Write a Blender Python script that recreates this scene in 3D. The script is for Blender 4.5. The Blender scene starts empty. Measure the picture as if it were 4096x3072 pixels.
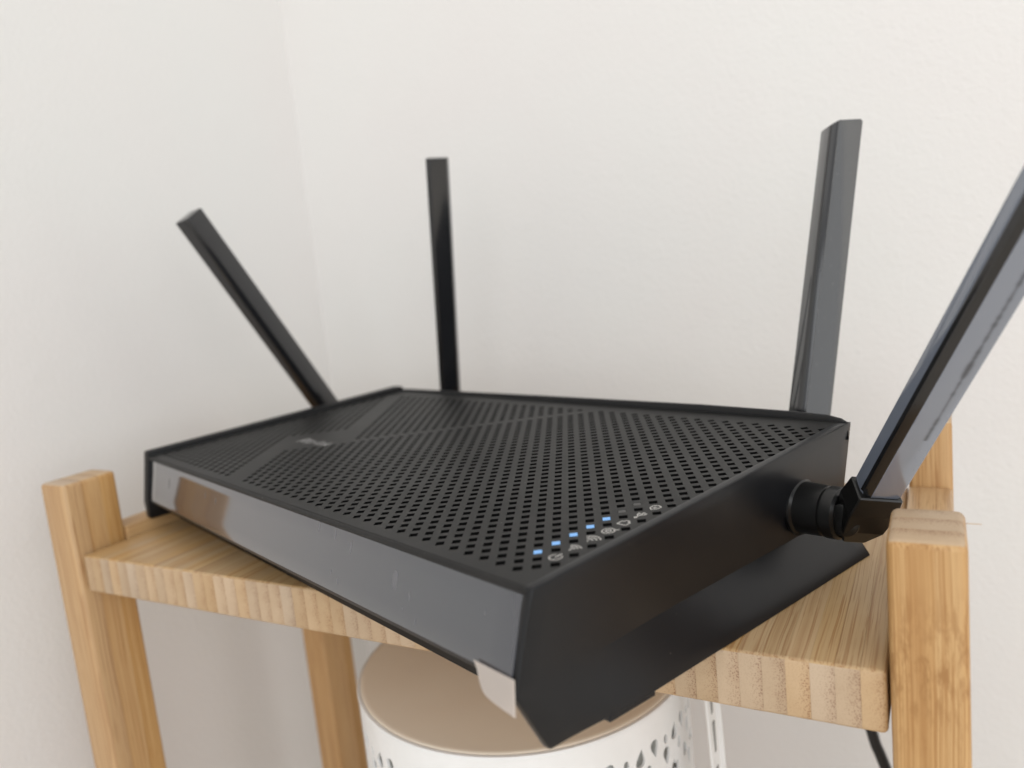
import bpy, bmesh, math, random
from mathutils import Vector, Matrix
random.seed(4)
MM = 0.001
C = bpy.context.scene.collection

# ------------------------------------------------------------------ camera
# camera axes expressed in stand coordinates (x along the shelf front, y into the room corner, z up)
CR = Vector((0.875057, 0.473442, -0.100145))
CD = Vector((-0.018634, -0.173769, -0.984610))
CF = Vector((-0.483556, 0.863458, -0.143256))
CO = Vector((78.973, -135.368, 97.957)) * MM
cam_d = bpy.data.cameras.new('camera')
cam = bpy.data.objects.new('camera', cam_d)
C.objects.link(cam)
m = Matrix.Identity(4)
for i in range(3):
    m[i][0] = CR[i]; m[i][1] = -CD[i]; m[i][2] = -CF[i]; m[i][3] = CO[i]
cam.matrix_world = m
cam_d.sensor_width = 36
cam_d.lens = 3108.6 * 36 / 4096
cam_d.clip_start = 0.01
cam_d.clip_end = 50
cam_d.dof.use_dof = True
cam_d.dof.focus_distance = 0.215
cam_d.dof.aperture_fstop = 10.0
cam_d.dof.aperture_blades = 0
bpy.context.scene.camera = cam

# ------------------------------------------------------------------ world and lamps
W = bpy.data.worlds.new('World')
bpy.context.scene.world = W
W.use_nodes = True
W.node_tree.nodes['Background'].inputs[0].default_value = (0.985, 0.99, 1.0, 1)
W.node_tree.nodes['Background'].inputs[1].default_value = 0.90

def area(name, loc, target, sx, sy, power, col):
    l = bpy.data.lights.new(name, 'AREA'); l.shape = 'RECTANGLE'
    l.size = sx; l.size_y = sy; l.energy = power; l.color = col
    o = bpy.data.objects.new(name, l); C.objects.link(o)
    o.location = loc
    o.rotation_euler = (Vector(target) - Vector(loc)).to_track_quat('-Z', 'Y').to_euler()
    return o
# the daylight of a wide window behind the photographer
area('window_light', (1.22, -1.45, 0.5), (-0.1, 0.1, 0.0), 2.2, 1.5, 18.5, (0.94, 0.97, 1.0))
# the pale ceiling's bounce, high over the shelf
area('ceiling_light', (-0.3, -0.5, 1.7), (-0.1, 0.1, 0.0), 1.8, 1.8, 6, (1.0, 0.96, 0.90))

sc = bpy.context.scene
sc.view_settings.view_transform = 'Standard'
sc.view_settings.look = 'None'
sc.view_settings.exposure = 0.0
sc.view_settings.gamma = 1.0

# ------------------------------------------------------------------ helpers
def link_mesh(name, bm_or_me, mat=None, parent=None, smooth=False):
    if isinstance(bm_or_me, bmesh.types.BMesh):
        me = bpy.data.meshes.new(name); bm_or_me.to_mesh(me); bm_or_me.free()
    else:
        me = bm_or_me
    o = bpy.data.objects.new(name, me); C.objects.link(o)
    if mat is not None:
        for mm in (mat if isinstance(mat, (list, tuple)) else [mat]):
            me.materials.append(mm)
    if smooth:
        for p in me.polygons: p.use_smooth = True
    if parent is not None: o.parent = parent
    return o

def thing(name, label, cat, loc=(0, 0, 0), group=None):
    o = bpy.data.objects.new(name, None); C.objects.link(o)
    o.empty_display_size = 0.02
    o.location = loc; o['label'] = label; o['category'] = cat
    if group: o['group'] = group
    return o

def bevel(bm, w, seg=2, ang=25):
    es = [e for e in bm.edges if len(e.link_faces) == 2 and e.calc_face_angle(0) > math.radians(ang)]
    bmesh.ops.bevel(bm, geom=es, offset=w * MM, segments=seg, profile=0.5, affect='EDGES', clamp_overlap=True)

def box(x0, x1, y0, y1, z0, z1, bv=0.0, seg=2):
    bm = bmesh.new()
    v = [bm.verts.new((x * MM, y * MM, z * MM)) for x in (x0, x1) for y in (y0, y1) for z in (z0, z1)]
    for f in ((0, 1, 3, 2), (4, 6, 7, 5), (0, 4, 5, 1), (2, 3, 7, 6), (0, 2, 6, 4), (1, 5, 7, 3)):
        bm.faces.new([v[i] for i in f])
    bmesh.ops.recalc_face_normals(bm, faces=bm.faces[:])
    if bv: bevel(bm, bv, seg)
    return bm

def P(*a):
    return Vector(a) * MM

def smooth_by_angle(o, deg=35):
    me = o.data
    for p in me.polygons: p.use_smooth = True
    bm = bmesh.new(); bm.from_mesh(me)
    for e in bm.edges:
        if len(e.link_faces) == 2: e.smooth = e.calc_face_angle(0) < math.radians(deg)
    bm.to_mesh(me); bm.free()

# ------------------------------------------------------------------ materials
def new_mat(name):
    m = bpy.data.materials.new(name); m.use_nodes = True
    nt = m.node_tree; b = nt.nodes['Principled BSDF']
    return m, nt, b
def node(nt, t, **kw):
    n = nt.nodes.new(t)
    for k, v in kw.items(): setattr(n, k, v)
    return n
def noise(nt, vec, scale, detail=3, rough=0.5):
    n = node(nt, 'ShaderNodeTexNoise'); n.inputs['Scale'].default_value = scale
    n.inputs['Detail'].default_value = detail; n.inputs['Roughness'].default_value = rough
    if vec is not None: nt.links.new(vec, n.inputs['Vector'])
    return n.outputs['Fac']
def ramp(nt, fac, stops):
    r = node(nt, 'ShaderNodeValToRGB'); nt.links.new(fac, r.inputs[0])
    e = r.color_ramp.elements
    while len(e) < len(stops): e.new(0.5)
    for el, (p, c) in zip(e, stops):
        el.position = p; el.color = (*c, 1) if len(c) == 3 else c
    return r.outputs[0]
def mapping(nt, vec, scale, loc=(0, 0, 0)):
    mp = node(nt, 'ShaderNodeMapping'); mp.inputs['Scale'].default_value = scale
    mp.inputs['Location'].default_value = loc
    nt.links.new(vec, mp.inputs['Vector']); return mp.outputs[0]
def bump(nt, h, strength, dist, b, prev=None):
    n = node(nt, 'ShaderNodeBump'); n.inputs['Strength'].default_value = strength
    n.inputs['Distance'].default_value = dist
    nt.links.new(h, n.inputs['Height'])
    if prev is not None: nt.links.new(prev, n.inputs['Normal'])
    nt.links.new(n.outputs[0], b.inputs['Normal']); return n.outputs[0]
def mixc(nt, fac, a, b_, mode='MIX'):
    n = node(nt, 'ShaderNodeMix', data_type='RGBA', blend_type=mode)
    for sock, v in ((n.inputs[0], fac), (n.inputs[6], a), (n.inputs[7], b_)):
        if isinstance(v, (int, float)): sock.default_value = v
        elif isinstance(v, tuple): sock.default_value = (*v, 1)
        else: nt.links.new(v, sock)
    return n.outputs[2]
def math_(nt, op, a, b_=None, c=None, clamp=False):
    n = node(nt, 'ShaderNodeMath', operation=op); n.use_clamp = clamp
    for i, v in enumerate((a, b_, c)):
        if v is None: continue
        if isinstance(v, (int, float)): n.inputs[i].default_value = v
        else: nt.links.new(v, n.inputs[i])
    return n.outputs[0]
def objco(nt): return node(nt, 'ShaderNodeTexCoord').outputs['Object']

def mat_wall(name, seed):
    m, nt, b = new_mat(name)
    co = objco(nt)
    big = noise(nt, mapping(nt, co, (1, 1, 1), (seed, 0, 0)), 5.5, 3)
    col = ramp(nt, big, [(0.35, (0.80, 0.774, 0.752)), (0.5, (0.803, 0.786, 0.762)), (0.65, (0.795, 0.787, 0.762))])
    nt.links.new(col, b.inputs['Base Color']); b.inputs['Roughness'].default_value = 0.75
    b.inputs['Specular IOR Level'].default_value = 0.25
    h1 = noise(nt, co, 380, 3, 0.55)
    h2 = noise(nt, co, 620, 2, 0.5)
    h = math_(nt, 'ADD', h1, math_(nt, 'MULTIPLY', h2, 0.35))
    h3 = math_(nt, 'POWER', noise(nt, mapping(nt, co, (1, 1, 1), (3, 5, 1)), 60, 1), 6)
    h = math_(nt, 'ADD', h, math_(nt, 'MULTIPLY', h3, 2))
    bump(nt, h, 0.5, 0.00055, b)
    return m

def mat_bamboo(name, axis, base, dark, light, node_z=None):
    """bamboo with the grain along the given object axis (1 = y, 2 = z); every piece differs by its Random"""
    m, nt, b = new_mat(name)
    co = objco(nt)
    info = node(nt, 'ShaderNodeObjectInfo')
    rnd = info.outputs['Random']
    off = node(nt, 'ShaderNodeCombineXYZ')
    nt.links.new(math_(nt, 'MULTIPLY', rnd, 3.7), off.inputs[0])
    nt.links.new(math_(nt, 'MULTIPLY', rnd, 9.1), off.inputs[2])
    add = node(nt, 'ShaderNodeVectorMath', operation='ADD')
    nt.links.new(co, add.inputs[0]); nt.links.new(off.outputs[0], add.inputs[1])
    v = add.outputs[0]
    def sc3(a, l): return (a, l, a) if axis == 1 else (a, a, l)
    # wavy distortion of the fibres
    wv = node(nt, 'ShaderNodeTexNoise'); wv.inputs['Scale'].default_value = 38
    wv.inputs['Detail'].default_value = 1
    nt.links.new(v, wv.inputs['Vector'])
    wsub = node(nt, 'ShaderNodeVectorMath', operation='SUBTRACT'); nt.links.new(wv.outputs['Color'], wsub.inputs[0])
    wsub.inputs[1].default_value = (0.5, 0.5, 0.5)
    wsc = node(nt, 'ShaderNodeVectorMath', operation='SCALE'); nt.links.new(wsub.outputs[0], wsc.inputs[0])
    wsc.inputs['Scale'].default_value = 0.0010
    wadd = node(nt, 'ShaderNodeVectorMath', operation='ADD')
    nt.links.new(v, wadd.inputs[0]); nt.links.new(wsc.outputs[0], wadd.inputs[1])
    v2 = wadd.outputs[0]
    broad = noise(nt, mapping(nt, v2, sc3(420, 6)), 1.0, 2, 0.5)
    fine = noise(nt, mapping(nt, v2, sc3(2100, 9)), 1.0, 3, 0.6)
    hair = noise(nt, mapping(nt, v2, sc3(4200, 40)), 1.0, 2, 0.5)
    col = ramp(nt, broad, [(0.18, dark), (0.45, base), (0.80, light)])
    col = mixc(nt, ramp(nt, fine, [(0.50, (0, 0, 0)), (0.64, (1, 1, 1))]), col, dark)
    col = mixc(nt, ramp(nt, hair, [(0.50, (0, 0, 0)), (0.75, (0.35, 0.35, 0.35))]), col, light)
    if node_z is not None:      # the growth ring of the cane: short dark flecks in a band across the post
        sp = node(nt, 'ShaderNodeSeparateXYZ'); nt.links.new(co, sp.inputs[0])
        zz = sp.outputs[2]
        wob = noise(nt, mapping(nt, co, (160, 160, 40)), 1.0, 2)
        zq = math_(nt, 'ADD', zz, math_(nt, 'MULTIPLY', wob, 0.010))
        d = math_(nt, 'ABSOLUTE', math_(nt, 'SUBTRACT', zq, node_z))
        band = math_(nt, 'SUBTRACT', 1.2, math_(nt, 'DIVIDE', d, 0.018), clamp=True)
        fleck = noise(nt, mapping(nt, co, (620, 620, 170)), 1.0, 3, 0.6)
        f = math_(nt, 'MULTIPLY', ramp(nt, fleck, [(0.45, (0, 0, 0)), (0.62, (1, 1, 1))]), band)
        col = mixc(nt, math_(nt, 'MULTIPLY', f, 0.9), col, tuple(c * 0.92 for c in dark))
    # each strip of cane a little lighter or darker
    hs = node(nt, 'ShaderNodeHueSaturation')
    nt.links.new(col, hs.inputs['Color'])
    nt.links.new(math_(nt, 'ADD', 0.93, math_(nt, 'MULTIPLY', rnd, 0.14)), hs.inputs['Value'])
    r2 = math_(nt, 'FRACT', math_(nt, 'MULTIPLY', rnd, 17.3))
    nt.links.new(math_(nt, 'ADD', 0.90, math_(nt, 'MULTIPLY', r2, 0.14)), hs.inputs['Saturation'])
    nt.links.new(hs.outputs[0], b.inputs['Base Color'])
    b.inputs['Roughness'].default_value = 0.42
    b.inputs['Specular IOR Level'].default_value = 0.4
    bump(nt, math_(nt, 'ADD', fine, math_(nt, 'MULTIPLY', hair, 0.5)), 0.18, 0.0001, b)
    return m

def mat_endgrain(name, across):
    """sawn end of a cane strip: fibre bundles, denser to one side; 'across' = object axis the strip's own width lies on"""
    m, nt, b = new_mat(name)
    co = objco(nt)
    info = node(nt, 'ShaderNodeObjectInfo'); rnd = info.outputs['Random']
    sp = node(nt, 'ShaderNodeSeparateXYZ'); nt.links.new(co, sp.inputs[0])
    w = sp.outputs[across]
    off = node(nt, 'ShaderNodeCombineXYZ'); nt.links.new(math_(nt, 'MULTIPLY', rnd, 5.0), off.inputs[0])
    nt.links.new(math_(nt, 'MULTIPLY', rnd, 3.0), off.inputs[2])
    add = node(nt, 'ShaderNodeVectorMath', operation='ADD')
    nt.links.new(co, add.inputs[0]); nt.links.new(off.outputs[0], add.inputs[1])
    vo = node(nt, 'ShaderNodeTexVoronoi'); vo.inputs['Scale'].default_value = 2100
    vo.inputs['Randomness'].default_value = 0.9
    nt.links.new(add.outputs[0], vo.inputs['Vector'])
    dots = ramp(nt, vo.outputs['Distance'], [(0.22, (1, 1, 1)), (0.42, (0, 0, 0))])
    half = 0.00275
    dens = math_(nt, 'ADD', math_(nt, 'DIVIDE', w, half * 1.6), math_(nt, 'SUBTRACT', noise(nt, add.outputs[0], 260, 2), 0.28), clamp=True)
    dens = math_(nt, 'POWER', dens, 1.5)
    f = math_(nt, 'MULTIPLY', dots, math_(nt, 'ADD', math_(nt, 'MULTIPLY', dens, 1.2), 0.15))
    cl = noise(nt, add.outputs[0], 90, 2)
    col = ramp(nt, cl, [(0.3, (0.49, 0.345, 0.21)), (0.7, (0.54, 0.39, 0.245))])
    col = mixc(nt, math_(nt, 'MULTIPLY', dens, 0.45), col, (0.40, 0.235, 0.125))
    col = mixc(nt, f, col, (0.26, 0.13, 0.06))
    hs = node(nt, 'ShaderNodeHueSaturation'); nt.links.new(col, hs.inputs['Color'])
    nt.links.new(math_(nt, 'ADD', 0.92, math_(nt, 'MULTIPLY', rnd, 0.14)), hs.inputs['Value'])
    r2 = math_(nt, 'FRACT', math_(nt, 'MULTIPLY', rnd, 13.7))
    nt.links.new(math_(nt, 'ADD', 0.82, math_(nt, 'MULTIPLY', r2, 0.3)), hs.inputs['Saturation'])
    nt.links.new(hs.outputs[0], b.inputs['Base Color'])
    b.inputs['Roughness'].default_value = 0.6
    h = math_(nt, 'SUBTRACT', noise(nt, add.outputs[0], 700, 2), math_(nt, 'MULTIPLY', f, 2.0))
    bump(nt, h, 0.5, 0.00012, b)
    return m

BASE, DARK, LITE = (0.50, 0.325, 0.155), (0.31, 0.155, 0.055), (0.55, 0.385, 0.205)
M_STRIP = mat_bamboo('bamboo_board_grain', 1, BASE, (0.36, 0.19, 0.072), LITE)
M_POST = mat_bamboo('bamboo_post_grain', 2, (0.52, 0.305, 0.125), (0.37, 0.185, 0.062), (0.57, 0.365, 0.17), node_z=0.2505)
M_POST_PLAIN = mat_bamboo('bamboo_plain_post_grain', 2, (0.52, 0.305, 0.125), (0.37, 0.185, 0.062), (0.57, 0.365, 0.17))
M_RAIL = mat_bamboo('bamboo_rail_grain', 1, (0.50, 0.30, 0.125), (0.34, 0.17, 0.06), (0.58, 0.38, 0.18))
M_END = mat_endgrain('bamboo_end_grain', 0)
M_ENDP = mat_endgrain('bamboo_post_end_grain', 1)

def mat_plastic(name, col, rough, spec=0.5, dust=0.0, bumpd=0.0):
    m, nt, b = new_mat(name)
    co = objco(nt)
    b.inputs['Roughness'].default_value = rough
    b.inputs['Specular IOR Level'].default_value = spec
    c = mixc(nt, 0.0, col, col)
    if dust:
        vo = node(nt, 'ShaderNodeTexVoronoi'); vo.inputs['Scale'].default_value = 260
        nt.links.new(co, vo.inputs['Vector'])
        spots = ramp(nt, vo.outputs['Distance'], [(0.035, (1, 1, 1)), (0.075, (0, 0, 0))])
        gate = ramp(nt, noise(nt, co, 90, 2), [(0.5, (0, 0, 0)), (0.6, (1, 1, 1))])
        haze = ramp(nt, noise(nt, co, 45, 5, 0.65), [(0.45, (0, 0, 0)), (0.8, (1, 1, 1))])
        f = math_(nt, 'ADD', math_(nt, 'MULTIPLY', math_(nt, 'MULTIPLY', spots, gate), dust * 2.2), math_(nt, 'MULTIPLY', haze, dust * 0.08), clamp=True)
        c = mixc(nt, f, c, (0.35, 0.33, 0.30))
        rr = math_(nt, 'ADD', rough - 0.05, math_(nt, 'MULTIPLY', noise(nt, co, 30, 4), 0.10))
        nt.links.new(rr, b.inputs['Roughness'])
    nt.links.new(c, b.inputs['Base Color'])
    if bumpd:
        bump(nt, noise(nt, co, 4200, 2), 0.35, bumpd, b)
    return m

M_TOP = mat_plastic('satin_black_plastic', (0.009, 0.0088, 0.0086), 0.50, 0.33, 0.17, 0.00002)
M_SIDE = mat_plastic('satin_black_side_plastic', (0.006, 0.0065, 0.008), 0.36, 0.34, 0.07, 0.000008)
M_DARK = mat_plastic('matt_black_plastic_and_hole_shade', (0.0025, 0.0025, 0.0025), 0.7, 0.12)
M_DIM = mat_plastic('dimple_shade_plastic', (0.004, 0.004, 0.004), 0.9, 0.02)  # coloured darker than the cover to stand for the shade in the dimples
M_LEFT = mat_plastic('darkened_left_end_plastic', (0.004, 0.004, 0.0045), 0.5, 0.25)  # darker copy of the side plastic, its dark reflection put into the colour
M_GLOSS = mat_plastic('gloss_black_plastic', (0.006, 0.006, 0.0065), 0.12, 0.6)
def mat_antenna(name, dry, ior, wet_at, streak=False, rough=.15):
    """black plastic under clear protective film: where the film stands off it mirrors more, part of that put into the colour, where it has wetted out it is dark"""
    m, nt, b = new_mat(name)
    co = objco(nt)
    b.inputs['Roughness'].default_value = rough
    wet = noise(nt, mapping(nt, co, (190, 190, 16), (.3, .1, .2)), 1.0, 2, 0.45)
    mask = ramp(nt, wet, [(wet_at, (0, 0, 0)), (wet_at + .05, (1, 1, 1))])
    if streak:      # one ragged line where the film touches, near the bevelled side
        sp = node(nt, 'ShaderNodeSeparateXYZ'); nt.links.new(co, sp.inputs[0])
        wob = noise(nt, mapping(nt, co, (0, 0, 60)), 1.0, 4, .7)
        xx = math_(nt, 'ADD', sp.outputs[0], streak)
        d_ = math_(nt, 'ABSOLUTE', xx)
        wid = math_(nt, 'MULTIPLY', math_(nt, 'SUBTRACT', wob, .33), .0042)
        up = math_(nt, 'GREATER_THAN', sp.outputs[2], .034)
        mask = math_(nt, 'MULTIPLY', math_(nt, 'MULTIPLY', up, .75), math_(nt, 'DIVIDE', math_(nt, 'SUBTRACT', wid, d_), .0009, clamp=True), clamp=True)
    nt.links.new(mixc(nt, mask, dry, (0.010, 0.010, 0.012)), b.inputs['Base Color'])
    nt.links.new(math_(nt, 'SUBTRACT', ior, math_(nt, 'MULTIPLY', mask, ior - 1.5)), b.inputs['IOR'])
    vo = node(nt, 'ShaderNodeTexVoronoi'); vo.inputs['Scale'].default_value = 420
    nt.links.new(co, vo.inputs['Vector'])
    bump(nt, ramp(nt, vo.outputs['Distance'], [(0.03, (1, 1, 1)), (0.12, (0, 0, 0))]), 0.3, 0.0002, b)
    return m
M_ANT_FILM = mat_antenna('bright_filmed_antenna_plastic', (0.155, 0.180, 0.232), 2.4, .60, .0022, .10)  # lighter copy, the film's bluish reflection lifted into the base colour
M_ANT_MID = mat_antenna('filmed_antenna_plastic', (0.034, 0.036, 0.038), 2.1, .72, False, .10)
M_ANT = mat_antenna('dark_antenna_plastic', (0.010, 0.0105, 0.012), 1.65, .7)  # dark copy of the same plastic, dark reflections put into its colour
M_HINGE = mat_plastic('black_hinge_plastic', (0.006, 0.006, 0.006), 0.30, 0.45)
M_CABLE = mat_plastic('black_cable_rubber', (0.012, 0.012, 0.013), 0.38, 0.5)

def mat_panel():
    m, nt, b = new_mat('filmed_gloss_panel')
    co = objco(nt)
    b.inputs['Base Color'].default_value = (0.036, 0.040, 0.052, 1)
    b.inputs['IOR'].default_value = 1.68
    b.inputs['Roughness'].default_value = 0.09
    b.inputs['Coat Weight'].default_value = 1.0
    b.inputs['Coat IOR'].default_value = 1.5
    nt.links.new(math_(nt, 'ADD', 0.03, math_(nt, 'MULTIPLY', noise(nt, co, 60, 3), 0.05)), b.inputs['Coat Roughness'])
    bump(nt, noise(nt, mapping(nt, co, (60, 200, 500)), 1.0, 2), 0.06, 0.00004, b)
    return m
M_PANEL = mat_panel()

def mat_flat(name, col, rough=0.5, emit=0.0, spec=0.4, ecol=None, alpha=None):
    m, nt, b = new_mat(name)
    b.inputs['Base Color'].default_value = (*col, 1); b.inputs['Roughness'].default_value = rough
    b.inputs['Specular IOR Level'].default_value = spec
    if emit:
        b.inputs['Emission Color'].default_value = (*(ecol or col), 1); b.inputs['Emission Strength'].default_value = emit
    return m
M_LED = mat_flat('lit_blue_indicator', (0.10, 0.20, 0.35), 0.4, 0.62, ecol=(0.19, 0.46, 0.90))
M_LEDOFF = mat_flat('unlit_indicator', (0.040, 0.039, 0.037), 0.35)
M_ICON = mat_flat('printed_grey_ink', (0.56, 0.54, 0.51), 0.55)
M_LOGO = mat_flat('printed_logo_ink', (0.30, 0.295, 0.29), 0.4)
M_BUBBLE = mat_flat('air_under_film', (0.105, 0.105, 0.118), 0.15, spec=1.0)

def mat_tab():
    m, nt, b = new_mat('milky_film_tab')
    b.inputs['Base Color'].default_value = (0.80, 0.745, 0.70, 1)
    b.inputs['Roughness'].default_value = 0.5
    b.inputs['Subsurface Weight'].default_value = 0.0
    tr = node(nt, 'ShaderNodeBsdfTranslucent'); tr.inputs[0].default_value = (0.85, 0.78, 0.73, 1)
    mx = node(nt, 'ShaderNodeMixShader'); mx.inputs[0].default_value = 0.55
    out = nt.nodes['Material Output']
    nt.links.new(b.outputs[0], mx.inputs[1]); nt.links.new(tr.outputs[0], mx.inputs[2]); nt.links.new(mx.outputs[0], out.inputs[0])
    return m
M_TAB = mat_tab()

def mat_enamel():
    m, nt, b = new_mat('white_enamel_metal')
    co = objco(nt)
    col = ramp(nt, noise(nt, co, 60, 4), [(0.4, (0.83, 0.825, 0.81)), (0.6, (0.86, 0.855, 0.845))])
    nt.links.new(col, b.inputs['Base Color']); b.inputs['Roughness'].default_value = 0.38
    return m
M_ENAMEL = mat_enamel()
def mat_lid():
    m, nt, b = new_mat('beige_lid')
    co = objco(nt)
    col = ramp(nt, noise(nt, co, 30, 3), [(0.35, (0.86, 0.76, 0.63)), (0.65, (0.88, 0.79, 0.66))])
    nt.links.new(col, b.inputs['Base Color']); b.inputs['Roughness'].default_value = 0.6
    return m
M_LID = mat_lid()
M_SLOT_SHADE = mat_flat('grey_slot_shade', (0.28, 0.28, 0.27), 0.6)
def mat_floor():
    m, nt, b = new_mat('pale_floor')
    co = objco(nt)
    col = ramp(nt, noise(nt, mapping(nt, co, (3, 30, 1)), 1.0, 4), [(0.3, (0.62, 0.56, 0.48)), (0.7, (0.70, 0.64, 0.56))])
    nt.links.new(col, b.inputs['Base Color']); b.inputs['Roughness'].default_value = 0.5
    return m

# ------------------------------------------------------------------ the setting: two walls and the floor
XW, YW, ZF = -300, 280, -520
def structure(name, bm, mat):
    o = link_mesh(name, bm, mat); o['kind'] = 'structure'; return o
structure('wall_left', box(XW - 60, XW, -2200, YW + 60, ZF, 1900), mat_wall('painted_wall_left_plaster', 4.0))
structure('wall_back', box(XW, 2200, YW, YW + 60, ZF, 1900), mat_wall('painted_wall_back_plaster', 9.0))
structure('floor', box(XW - 60, 2200, -2200, YW + 60, ZF - 40, ZF - 0.5), mat_floor())

# ------------------------------------------------------------------ bamboo stand
stand = thing('plant_stand', 'small light bamboo stand with a thick laminated top shelf and four square posts', 'plant stand', (-0.083, 0.12, ZF * MM))
SL = Vector(stand.location)

def place(o, ctr):
    o.location = Vector(ctr) * MM - (SL if o.parent == stand else Vector((0, 0, 0)))

def strip(x0, x1, y0, y1, z0, z1, name='shelf_strip', rz=0.18, rrt=None):
    """one glued cane strip, its own origin at its centre; front and back ends carry end grain"""
    cx, cy, cz = (x0 + x1) / 2, (y0 + y1) / 2, (z0 + z1) / 2
    bm = box(x0 - cx, x1 - cx, y0 - cy, y1 - cy, z0 - cz, z1 - cz)
    es = [e for e in bm.edges if abs(e.verts[0].co.x - e.verts[1].co.x) > 1e-5]        # the long run of the board's rounded edge
    bmesh.ops.bevel(bm, geom=es, offset=1.1 * MM, segments=3, profile=0.5, affect='EDGES')
    if rrt:
        side = 1 if rrt > 0 else -1
        es = [e for e in bm.edges if e.verts[0].co.x * side > 0 and e.verts[1].co.x * side > 0 and len(e.link_faces) == 2 and e.calc_face_angle(0) > 0.5]
        bmesh.ops.bevel(bm, geom=es, offset=1.3 * MM, segments=3, profile=0.5, affect='EDGES')
    for f in bm.faces:
        f.material_index = 1 if abs(f.normal.y) > 0.75 else 0
    o = link_mesh(name, bm, [M_STRIP, M_END], stand, True)
    place(o, (cx, cy, cz))
    smooth_by_angle(o, 40)
    return o

XL, XR, YF, YB, TH = -232.6, 66.9, 45.4, 193.5, 15.6
n = 54
w = (XR - XL) / n
for k in range(n):
    dz = random.uniform(-0.02, 0.02)
    dy = random.uniform(-0.03, 0.03)
    g = 0.018
    strip(XL + k * w + g, XL + (k + 1) * w - g, YF + dy, YB, -TH + dz, dz * 0.6,
          rrt=(-1 if k == 0 else 1 if k == n - 1 else None))

def lamina(x0, x1, y0, y1, z0, z1, name, parent, mat, outer):
    cx, cy, cz = (x0 + x1) / 2, (y0 + y1) / 2, (z0 + z1) / 2
    bm = box(x0 - cx, x1 - cx, y0 - cy, y1 - cy, z0 - cz, z1 - cz)
    r = 1.9
    def on(v, ax, s): return abs(v.co[ax] - s) < 1e-6
    sel = []
    for e in bm.edges:
        a, b_ = e.verts
        sides = [(0, (x1 - cx) * MM), (0, (x0 - cx) * MM), (2, (z1 - cz) * MM)]
        if outer < 0: sides.append((1, (y0 - cy) * MM))
        if outer > 0: sides.append((1, (y1 - cy) * MM))
        cnt = sum(1 for ax, s in sides if on(a, ax, s) and on(b_, ax, s))
        if cnt >= 2: sel.append(e)
    bmesh.ops.bevel(bm, geom=sel, offset=r * MM, segments=4, profile=0.5, affect='EDGES')
    for f in bm.faces: f.material_index = 1 if f.normal.z > 0.6 else 0
    o = link_mesh(name, bm, [mat, M_ENDP], parent)
    smooth_by_angle(o, 50)
    return o, Vector((cx, cy, cz))

def post(x0, x1, y0, y1, ztop, label=None, grain=None):
    grain = grain or M_POST_PLAIN
    ys = [y0, y0 + 7.9, y0 + 15.6, y1]
    mid, c = lamina(x0, x1, ys[1] + .04, ys[2] - .04, ZF, ztop, 'post', stand, grain, 0)
    mid.location = c * MM - SL
    if label: mid['label'] = label
    for a, b_, s in ((ys[0], ys[1] - .04, -1), (ys[2] + .04, ys[3], 1)):
        l, c2 = lamina(x0, x1, a, b_, ZF, ztop, 'lamina', mid, grain, s)
        l.location = (c2 - c) * MM
    return mid
ZT = 30
post(-250.3, -234.1, 43.2, 66.9, ZT + .6)
post(67.6, 83.3, 43.2, 66.9, ZT + 2.3, grain=M_POST)
post(-250.3, -234.1, 172.5, 196, ZT)
post(67.8, 82.0, 172.5, 196, ZT)

spl = link_mesh('splinter', box(83.1, 86.3, 60.0, 60.15, 31.2, 31.32), M_RAIL, stand); spl.location = -SL

def rail(x0, x1, y0, y1, z0, z1):
    cx, cy, cz = (x0 + x1) / 2, (y0 + y1) / 2, (z0 + z1) / 2
    bm = box(x0 - cx, x1 - cx, y0 - cy, y1 - cy, z0 - cz, z1 - cz, 1.0, 2)
    o = link_mesh('side_rail', bm, M_RAIL, stand); place(o, (cx, cy, cz)); smooth_by_angle(o, 40)
    return o
rail(-248.0, -233.4, 67.0, 172.4, -21, 5.0)
rail(67.8, 81.6, 67.0, 172.4, -21, 6.0)
# the board below that carries the basket
bl = link_mesh('lower_shelf', box(-233, 67, 45, 196, -246, -232, 1.0), M_RAIL, stand); bl.location = -SL

# ------------------------------------------------------------------ router
RB = Matrix(((0.99993, 0.0, 0.0121), (-0.00054, 0.99899, 0.04494), (-0.01208, -0.04495, 0.99892)))
U = 2.83
BT = RB.transposed()
def lat(x, y, z=0.0):
    """grid position on the top plate (x, y in hole half-pitches, z in mm above the plate) to router coordinates, mm"""
    v = BT @ Vector((x * U, y * U, z)); return v
router = thing('wifi_router', 'black wifi router with perforated top and four antennas, sitting askew on the bamboo shelf', 'router', (0, 0, 0.036))
# router axes lie rotated on the shelf
ax = Vector((0.9356, -0.3530, 0)); ay = Vector((0.3530, 0.9356, 0))
router.rotation_euler = (0, 0, math.atan2(ax.y, ax.x))

# --- top plate with real holes
def hole_state(x, y):
    if x == 1 and y in (3, 5, 7, 9, 11, 13, 15): return 'plain'       # printed symbols
    if x == -1 and y in (3, 5, 7, 9, 11, 13, 15): return 'led'
    if not (-84 <= x <= 2 and 0 <= y <= 42): return 'plain'
    if x == 2 and y < 2: return 'plain'
    s, d = x + y, y - x
    if d <= 72:
        if s >= -52: return 'hole'
        if s <= -58: return 'dimple'
        return 'plain'
    if d <= 75: 
        return 'plain' if s > -58 else 'dimple'
    if s >= -38: return 'hole'
    if s >= -43: return 'plain'
    if s <= -58 or d >= 88: return 'dimple'
    return 'plain'

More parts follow.
